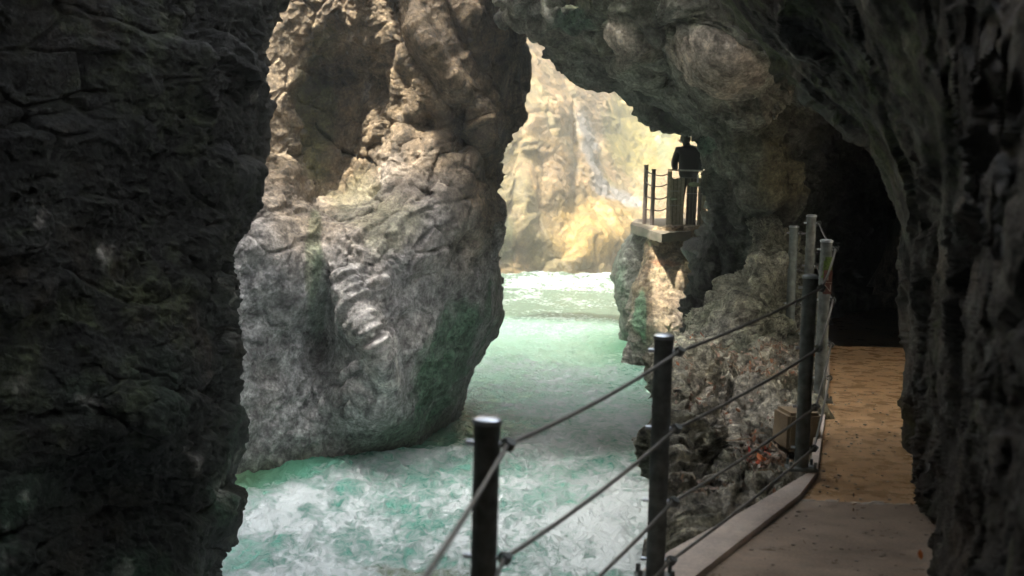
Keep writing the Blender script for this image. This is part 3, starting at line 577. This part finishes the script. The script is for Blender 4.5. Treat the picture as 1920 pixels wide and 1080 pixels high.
def sag(a, b, s, n=14):
    a, b = Vector(a), Vector(b); return [a.lerp(b, t)-Vector((0, 0, s*4*t*(1-t))) for t in [k/n for k in range(n+1)]]
names = ['top', 'second', 'third', 'lowest']
for k in range(4):
    pts = []
    for a, b_ in ((6, 5), (5, 4), (4, 3), (3, 2), (2, 1), (1, 0)):
        s = sag(T[a][k], T[b_][k], {6: .03, 5: .03, 4: .03, 3: .015, 2: .02, 1: .02}[a]); pts += s if not pts else s[1:]
    r_ = .0072
    m = MB().tube(pts, r_, 8); o = m.build('railing_cable', M_gal)
    tag(o, f'{names[k]} steel cable of the walkway railing, threaded through the post eyes', 'cable', 'railing cables between the posts')
    # bump of clamps
    for a in (1, 2, 3):
        e_ = T[a][k]; cl = MB().tube([e_+Vector((.0, 0, -.012)), e_+Vector((.012, -.01, .012))], .016, 8).build('cable_clamp', M_post, o)

# concrete blocks under the posts
def blockthing(label, px, py, d, size, rz, mat):
    t = P(px, py, d); me = MB(); me.box((0, 0, 0), size, bev=.02); bm = me.bm
    bmesh.ops.subdivide_edges(bm, edges=bm.edges[:], cuts=6, use_grid_fill=True)
    co = np.array([v.co for v in bm.verts]); nn = fbm(co*9+px, 3)*.018
    for v, a in zip(bm.verts, nn): v.co += v.co.normalized()*float(a)
    o = me.build('concrete_block', mat); o.location = V(t); o.rotation_euler = (0, 0, R(rz)); tag(o, label, 'concrete block', 'concrete footings in the rock'); return o
M_bl = conc('footing_concrete', (.36, .27, .16), (.7, .9), (.22, .18, .11))
blockthing('ochre concrete block half hidden behind the post with the base plate', 1494, 803, 8.9, (.22, .3, .24), 8, M_bl)
blockthing('pale concrete footing under the farthest walkway post', 1490, 664, 13.2, (.30, .4, .30), -6, M_bl)

# ================================================================== lookout platform with gate and visitor
DG = 26.4; pz = float(P(1270, 424, DG)[2])
pts = [W(x, y, pz)[:2] for x, y in ((1183, 420), (1240, 437), (1345, 428))]; pts += [(pts[-1][0]+.2, 29.5), (pts[0][0]+1.3, 31), (pts[0][0]+.3, 29.5)]
mb_ = MB().prism([tuple(p) for p in pts], pz-.15, pz); bmesh.ops.triangulate(mb_.bm, faces=mb_.bm.faces[:])
for _k in range(4): bmesh.ops.subdivide_edges(mb_.bm, edges=[e for e in mb_.bm.edges if e.calc_length() > .12], cuts=1, use_grid_fill=True); bmesh.ops.triangulate(mb_.bm, faces=mb_.bm.faces[:])
co = np.array([v.co for v in mb_.bm.verts]); d3 = np.stack([fbm(co*3+k*9, 3) for k in range(3)], -1)*.05
for v, d_ in zip(mb_.bm.verts, d3): v.co += Vector((float(d_[0]), float(d_[1]), float(d_[2])*.5-.01))
mb_.build('platform_slab', conc('platform_concrete', (.15, .125, .09), (.6, .9), (.09, .08, .055), .5), smooth=True); tag(bpy.data.objects['platform_slab'], kind='structure')
M_gw = plain('weathered_gate_steel', (.34, .32, .25), .55, .3, .3, 20); M_gd = plain('gate_top_steel', (.42, .42, .40), .4, .6, .15); M_brn = plain('brown_post_steel', (.07, .055, .045), .6, .2)
def fpost(label, topx, topy, basey, w_px, d):
    t = P(topx, topy, d); rad = w_px/F*d/2; z0 = pz
    e = empty('platform_post', (t[0], d, z0)); tag(e, label, 'post', 'pair of posts at the platform corner')
    MB().tube([(t[0], d, z0), (t[0], d, t[2])], rad, 12).build('shaft', M_brn, e); MB().tube([(t[0], d, t[2]), (t[0], d, t[2]+.02)], rad*1.1, 12).build('cap', M_brn, e)
    return [Vector((t[0], d, z0+(t[2]-z0)*f)) for f in (.93, .72, .5, .28)]
fa = fpost('taller left one of the two dark posts at the platform corner', 1212, 311, 418, 8, 26.9)
fb = fpost('shorter right one of the two dark posts at the platform corner', 1226, 319, 420, 8, 26.6)
gx = float(P(1255, 400, DG)[0])
for k in range(4):
    c2 = Vector((gx, DG, pz+1.05*(.95, .78, .55, .35)[k])); pp = sag(fa[k], fb[k], .02, 6)+sag(fb[k], c2, .05, 8)[1:]
    tag(MB().tube(pp, .012, 6).build('platform_cable', M_brn), f'{("top", "second", "third", "lowest")[k]} thin cable between the platform posts and the gate', 'cable', 'cables at the platform')
# gate
def GP(x, y, dy=0): p = P(x, y, DG); return Vector((p[0], DG+dy, p[2]))
ge = empty('gate', (GP(1287, 424).x, DG, pz)); tag(ge, 'weathered steel slatted gate with shiny top rail closing the platform', 'gate')
def bar(x0, y0, x1, y1, dy, name, mat, th=.03):
    a, b2 = GP(x0, y0), GP(x1, y1); c_ = (a+b2)/2; o = MB().box((c_.x, DG+dy, c_.z), (abs(b2.x-a.x), th, abs(b2.z-a.z)), bev=.003).build(name, mat, ge); return o
bar(1252, 317, 1322, 322, -.05, 'top_rail', M_gd, .05); bar(1252, 332, 1322, 334.5, -.04, 'rail', M_gd); bar(1252, 321, 1256.5, 427, 0, 'frame_post', M_gw, .06); bar(1318, 321, 1322, 427, 0, 'frame_post', M_gw, .06)
M_gk = plain('shaded_gate_slat', (.07, .065, .05), .6, .2, .3, 20)  # darker copy of the slat steel, imitates the light and dark striping
for k_, x in enumerate((1257.5, 1261, 1264.5, 1268, 1271.5, 1275, 1278.5)): bar(x, 334+k_ % 3, x+(3.0 if k_ % 2 else 2.4), 423-k_ % 2, .03+.03*(k_ % 2), 'slat', M_gk if k_ % 2 else M_gw, .02)
for k_, x in enumerate((1289, 1292, 1295.5, 1299, 1302, 1311, 1314.5)): bar(x, 334, x+(2.8 if k_ % 2 else 2.2), 423, .03+.03*(k_ % 2), 'slat', M_gk if k_ % 2 == 0 else M_gw, .02)
bar(1256, 420, 1318, 424, .0, 'rail', M_gw); bar(1256, 357, 1273, 359.5, -.02, 'rail', M_gd); bar(1256, 384, 1273, 386, -.02, 'rail', M_gd); bar(1286, 362, 1318, 364, -.02, 'rail', M_gd)
bar(1306.5, 328, 1309, 343, -.05, 'latch', M_cap)
def ellipse_plate(x, y, wx, wy, name='oval_plaque'):
    c_ = GP(x, y); s = DG/F; m = MB(); m.ball((0, 0, 0), 1, (wx*s/2, .025, wy*s/2), 3)
    for v in m.bm.verts: v.co += Vector((c_.x, DG-.05, c_.z))
    m.build(name, plain('mossy_plaque', (.20, .25, .15), .7, 0, .4, 40), ge)
ellipse_plate(1262, 373, 15, 6); ellipse_plate(1301, 346, 23, 9)

# visitor: one skinned body, clothing and hair as children
M_skin = plain('skin', (.45, .24, .16), .5, 0, .05); M_jack = plain('dark_jacket', (.004, .004, .005), .85, 0, .3, 30, .3); M_trs = plain('dark_trousers', (.02, .022, .026), .85, 0, .3); M_hair = plain('dark_hair', (.02, .014, .01), .6, 0, .3, 90)
def skin_fig(name, verts, edges, radii, mat, parent=None, sub=2):
    me = bpy.data.meshes.new(name); me.from_pydata([tuple(v) for v in verts], edges, []); o = bpy.data.objects.new(name, me); C.objects.link(o)
    md = o.modifiers.new('s', 'SKIN'); 
    for k, r in enumerate(radii):
        me.skin_vertices[0].data[k].radius = r if isinstance(r, tuple) else (r, r)
    me.skin_vertices[0].data[0].use_root = True
    s2 = o.modifiers.new('u', 'SUBSURF'); s2.levels = sub; s2.render_levels = sub
    dg = bpy.context.evaluated_depsgraph_get(); m2 = bpy.data.meshes.new_from_object(o.evaluated_get(dg)); bpy.data.objects.remove(o)
    m2.polygons.foreach_set('use_smooth', [True]*len(m2.polygons)); m2.materials.clear(); m2.materials.append(mat)
    x = bpy.data.objects.new(name, m2); C.objects.link(x)
    if parent: x.parent = parent
    return x
DP = 27.3; hx = float(P(1287, 430, DP)[0])
# local coordinates: x right, y away, z up from the platform; figure seen from behind, turned a little left, head bowed
BV = [(0, 0, .93), (0, 0, 1.08), (0, -.01, 1.25), (-.01, -.01, 1.40), (-.05, .02, 1.50), (-.07, .03, 1.58), (-.08, .045, 1.66),
      (-.20, 0, 1.40), (-.27, .02, 1.15), (-.22, .22, 1.02), (.19, 0, 1.40), (.26, .02, 1.14), (.20, .22, 1.02),
      (-.10, 0, .88), (-.12, -.02, .48), (-.12, .02, .09), (-.13, .14, .05), (.10, 0, .88), (.13, .03, .48), (.14, .06, .09), (.16, .18, .05)]
BE = [(0, 1), (1, 2), (2, 3), (3, 4), (4, 5), (5, 6), (3, 7), (7, 8), (8, 9), (3, 10), (10, 11), (11, 12), (0, 13), (13, 14), (14, 15), (15, 16), (0, 17), (17, 18), (18, 19), (19, 20)]
BR = [(.15, .11), (.14, .10), (.16, .11), (.13, .10), .06, .085, .07, .065, .05, .035, .065, .05, .035, .095, .06, .045, .035, .095, .06, .045, .035]
body = skin_fig('person', BV, BE, BR, M_trs)
for v in body.data.vertices:
    pass
body.location = (hx, DP, pz); tag(body, 'person in a dark jacket standing behind the slatted gate under the rock, seen from behind', 'person')
JV = [(0, 0, .84), (0, 0, 1.05), (0, -.01, 1.28), (-.01, -.01, 1.42), (-.03, .0, 1.49), (-.21, 0, 1.41), (-.28, .02, 1.15), (-.235, .17, 1.04), (.20, 0, 1.41), (.275, .02, 1.14), (.215, .17, 1.04)]
skin_fig('jacket', JV, [(0, 1), (1, 2), (2, 3), (3, 4), (3, 5), (5, 6), (6, 7), (3, 8), (8, 9), (9, 10)], [(.22, .16), (.21, .15), (.22, .15), (.18, .13), (.09, .09), .09, .075, .06, .09, .075, .06], M_jack, body)
hm = MB(); hm.ball((0, 0, 0), .108, (.95, 1.05, 1.15), 3)
for v in hm.bm.verts: v.co += Vector((-.078, .025, 1.645))
hm.build('hair', M_hair); h = bpy.data.objects['hair']; h.parent = body
fm = MB()
fm.ball((-.155, .09, 1.60), .045, (.8, .9, 1.2), 2); fm.ball((-.195, .10, 1.60), .014, (1.3, .8, 1), 1); fm.build('face', M_skin); bpy.data.objects['face'].parent = body

# ================================================================== leaf litter, twigs, red leaves
def leaves(name, pts, nrm, size, cols, mat, label, kind='stuff'):
    n = len(pts); th = rng.random(n)*6.28; s = size*(.6+.8*rng.random(n)); V0 = []; Fc = []; CC = []
    for k in range(n):
        nr = nrm[k]+rng.normal(size=3)*.45; nr /= np.linalg.norm(nr); a = np.cross(nr, [math.cos(th[k]), math.sin(th[k]), .3]); a /= np.linalg.norm(a); b_ = np.cross(nr, a)
        p = pts[k]+nrm[k]*.012; L_ = s[k]
        for u, v_, hh in ((-1, 0, .15), (-.3, .45, 0), (.4, .38, .1), (1, 0, .3), (.4, -.38, .1), (-.3, -.45, 0)): V0.append(p+a*u*L_+b_*v_*L_+nr*hh*L_*.6)
        i = 6*k; Fc += [(i, i+1, i+2, i+3), (i, i+3, i+4, i+5)]; CC += [cols[rng.integers(len(cols))]]*6
    me = bpy.data.meshes.new(name); me.from_pydata([tuple(v) for v in V0], [], Fc); at = me.color_attributes.new('Col', 'FLOAT_COLOR', 'POINT')
    at.data.foreach_set('color', np.c_[np.array(CC), np.ones(len(CC))].astype(np.float32).reshape(-1)); me.materials.append(mat)
    o = bpy.data.objects.new(name, me); C.objects.link(o); tag(o, label, 'leaves', kind=kind); return o
M_leaf, n_, b_, N_, L_ = newmat('leaf'); a_ = N_.new('ShaderNodeAttribute'); a_.attribute_name = 'Col'; L_.new(a_.outputs['Color'], b_.inputs['Base Color']); b_.inputs['Roughness'].default_value = .6
NE = normals(GE); NE = NE*np.sign(NE[..., 2:3].mean()) if False else np.where(NE[..., 1:2] > 0, -NE, NE)
pr = sst(NE[..., 2], .1, .6)*((pyE > 655) & (pyE < 990) & (pxE < 1560))*(.02+sst(fbm(GE*1.5+8, 3), .0, .3))*(.08+np.clip(gau(pxE, pyE, 1455, 715, 60, 35)+gau(pxE, pyE, 1470, 885, 60, 40)+gau(pxE, pyE, 1335, 755, 70, 35)+gau(pxE, pyE, 1410, 930, 70, 30), 0, 1)); pr = pr/pr.sum()
ii = rng.choice(pr.size, 2100, p=pr.reshape(-1))
leaves('leaf_litter', GE.reshape(-1, 3)[ii], NE.reshape(-1, 3)[ii], .020, [(.24, .15, .09), (.18, .11, .07), (.32, .23, .16), (.12, .08, .05), (.38, .29, .21), (.30, .13, .06), (.27, .22, .17)], M_leaf, 'brown fallen leaves lying on the rocks beside the walkway')
def spot(px, py, r_, n):
    d = np.hypot(pxE-px, pyE-py); jj = np.argwhere((d < r_).reshape(-1))[:, 0]; return rng.choice(jj, n)
ii = np.r_[spot(1432, 885, 16, 26), spot(1300, 684, 9, 10), spot(1480, 925, 8, 3)]
leaves('red_leaves', GE.reshape(-1, 3)[ii], NE.reshape(-1, 3)[ii], .035, [(.60, .10, .03), (.7, .2, .05), (.42, .05, .03)], M_leaf, 'bright red fallen leaves lying in the brown litter below the kerb')
# twigs and dry roots
M_twig = plain('dry_twig', (.36, .25, .15), .9)
m = MB()
for k in range(70):
    j = rng.choice(pr.size, p=pr.reshape(-1)); p = GE.reshape(-1, 3)[j]+NE.reshape(-1, 3)[j]*.02; d = rng.normal(size=3); d[2] = -abs(d[2])*.5; d /= np.linalg.norm(d); l = rng.uniform(.06, .25)
    m.tube([p, p+d*l*.5+rng.normal(size=3)*.02, p+d*l], [.004, .003, .002], 5)
tag(m.build('twigs', M_twig), 'thin dry twigs and roots among the fallen leaves', 'twigs', kind='stuff')

# ---- grit, crumbs and leaves lying on the walkway
def scatter_path(n, y0, y1):
    o_ = []
    while len(o_) < n:
        y = rng.uniform(y0, y1); xl_ = np.interp(y, [q_[1] for q_ in inner+far_in[1:]], [q_[0] for q_ in inner+far_in[1:]]); x = xl_+.03+rng.random()**1.6*(1.9)
        o_.append((x, y, .001 if y > yj else .003))
    return np.array(o_)
pp = scatter_path(60, 4.4, 12.5); up_ = np.tile([0., 0, 1], (len(pp), 1))
leaves('path_leaves', pp, up_*.3, .012, [(.28, .19, .11), (.36, .26, .16), (.20, .14, .09), (.45, .36, .26)], M_leaf, 'small brown leaves and scraps scattered on the concrete walkway')
m = MB()
for q_ in scatter_path(420, 4.2, 11): m.ball((q_[0], q_[1], .002), rng.uniform(.003, .010), (1.2, 1, .6), 1)
tag(m.build('grit', plain('path_grit', (.40, .36, .31), .9)), 'grit and small stones on the concrete walkway', 'grit', kind='stuff')
lp = P([1726], [1040], [5.6]); leaves('orange_leaf', np.repeat(lp, 2, 0), np.array([[-.3, -.9, .2], [-.3, -.9, .4]]), .018, [(.75, .20, .03)], M_leaf, 'bright orange fallen leaf caught at the foot of the dark right wall', kind=None)
bpy.data.objects['orange_leaf']['category'] = 'leaf'

# ---- damp air in the gorge
bm = bmesh.new(); bmesh.ops.create_cube(bm, size=1, matrix=Matrix.Translation((0, 35, 4)) @ Matrix.Diagonal((70, 100, 17, 1)))
me = bpy.data.meshes.new('haze'); bm.to_mesh(me); bm.free()
hm_ = bpy.data.materials.new('haze'); hm_.use_nodes = True; hn = hm_.node_tree; hn.nodes.remove(hn.nodes['Principled BSDF']); pv = hn.nodes.new('ShaderNodeVolumePrincipled')
pv.inputs['Density'].default_value = .0038; pv.inputs['Color'].default_value = (.90, .95, .88, 1); hn.links.new(pv.outputs[0], hn.nodes['Material Output'].inputs['Volume'])
me.materials.append(hm_); ho = bpy.data.objects.new('haze', me); C.objects.link(ho); tag(ho, kind='stuff')
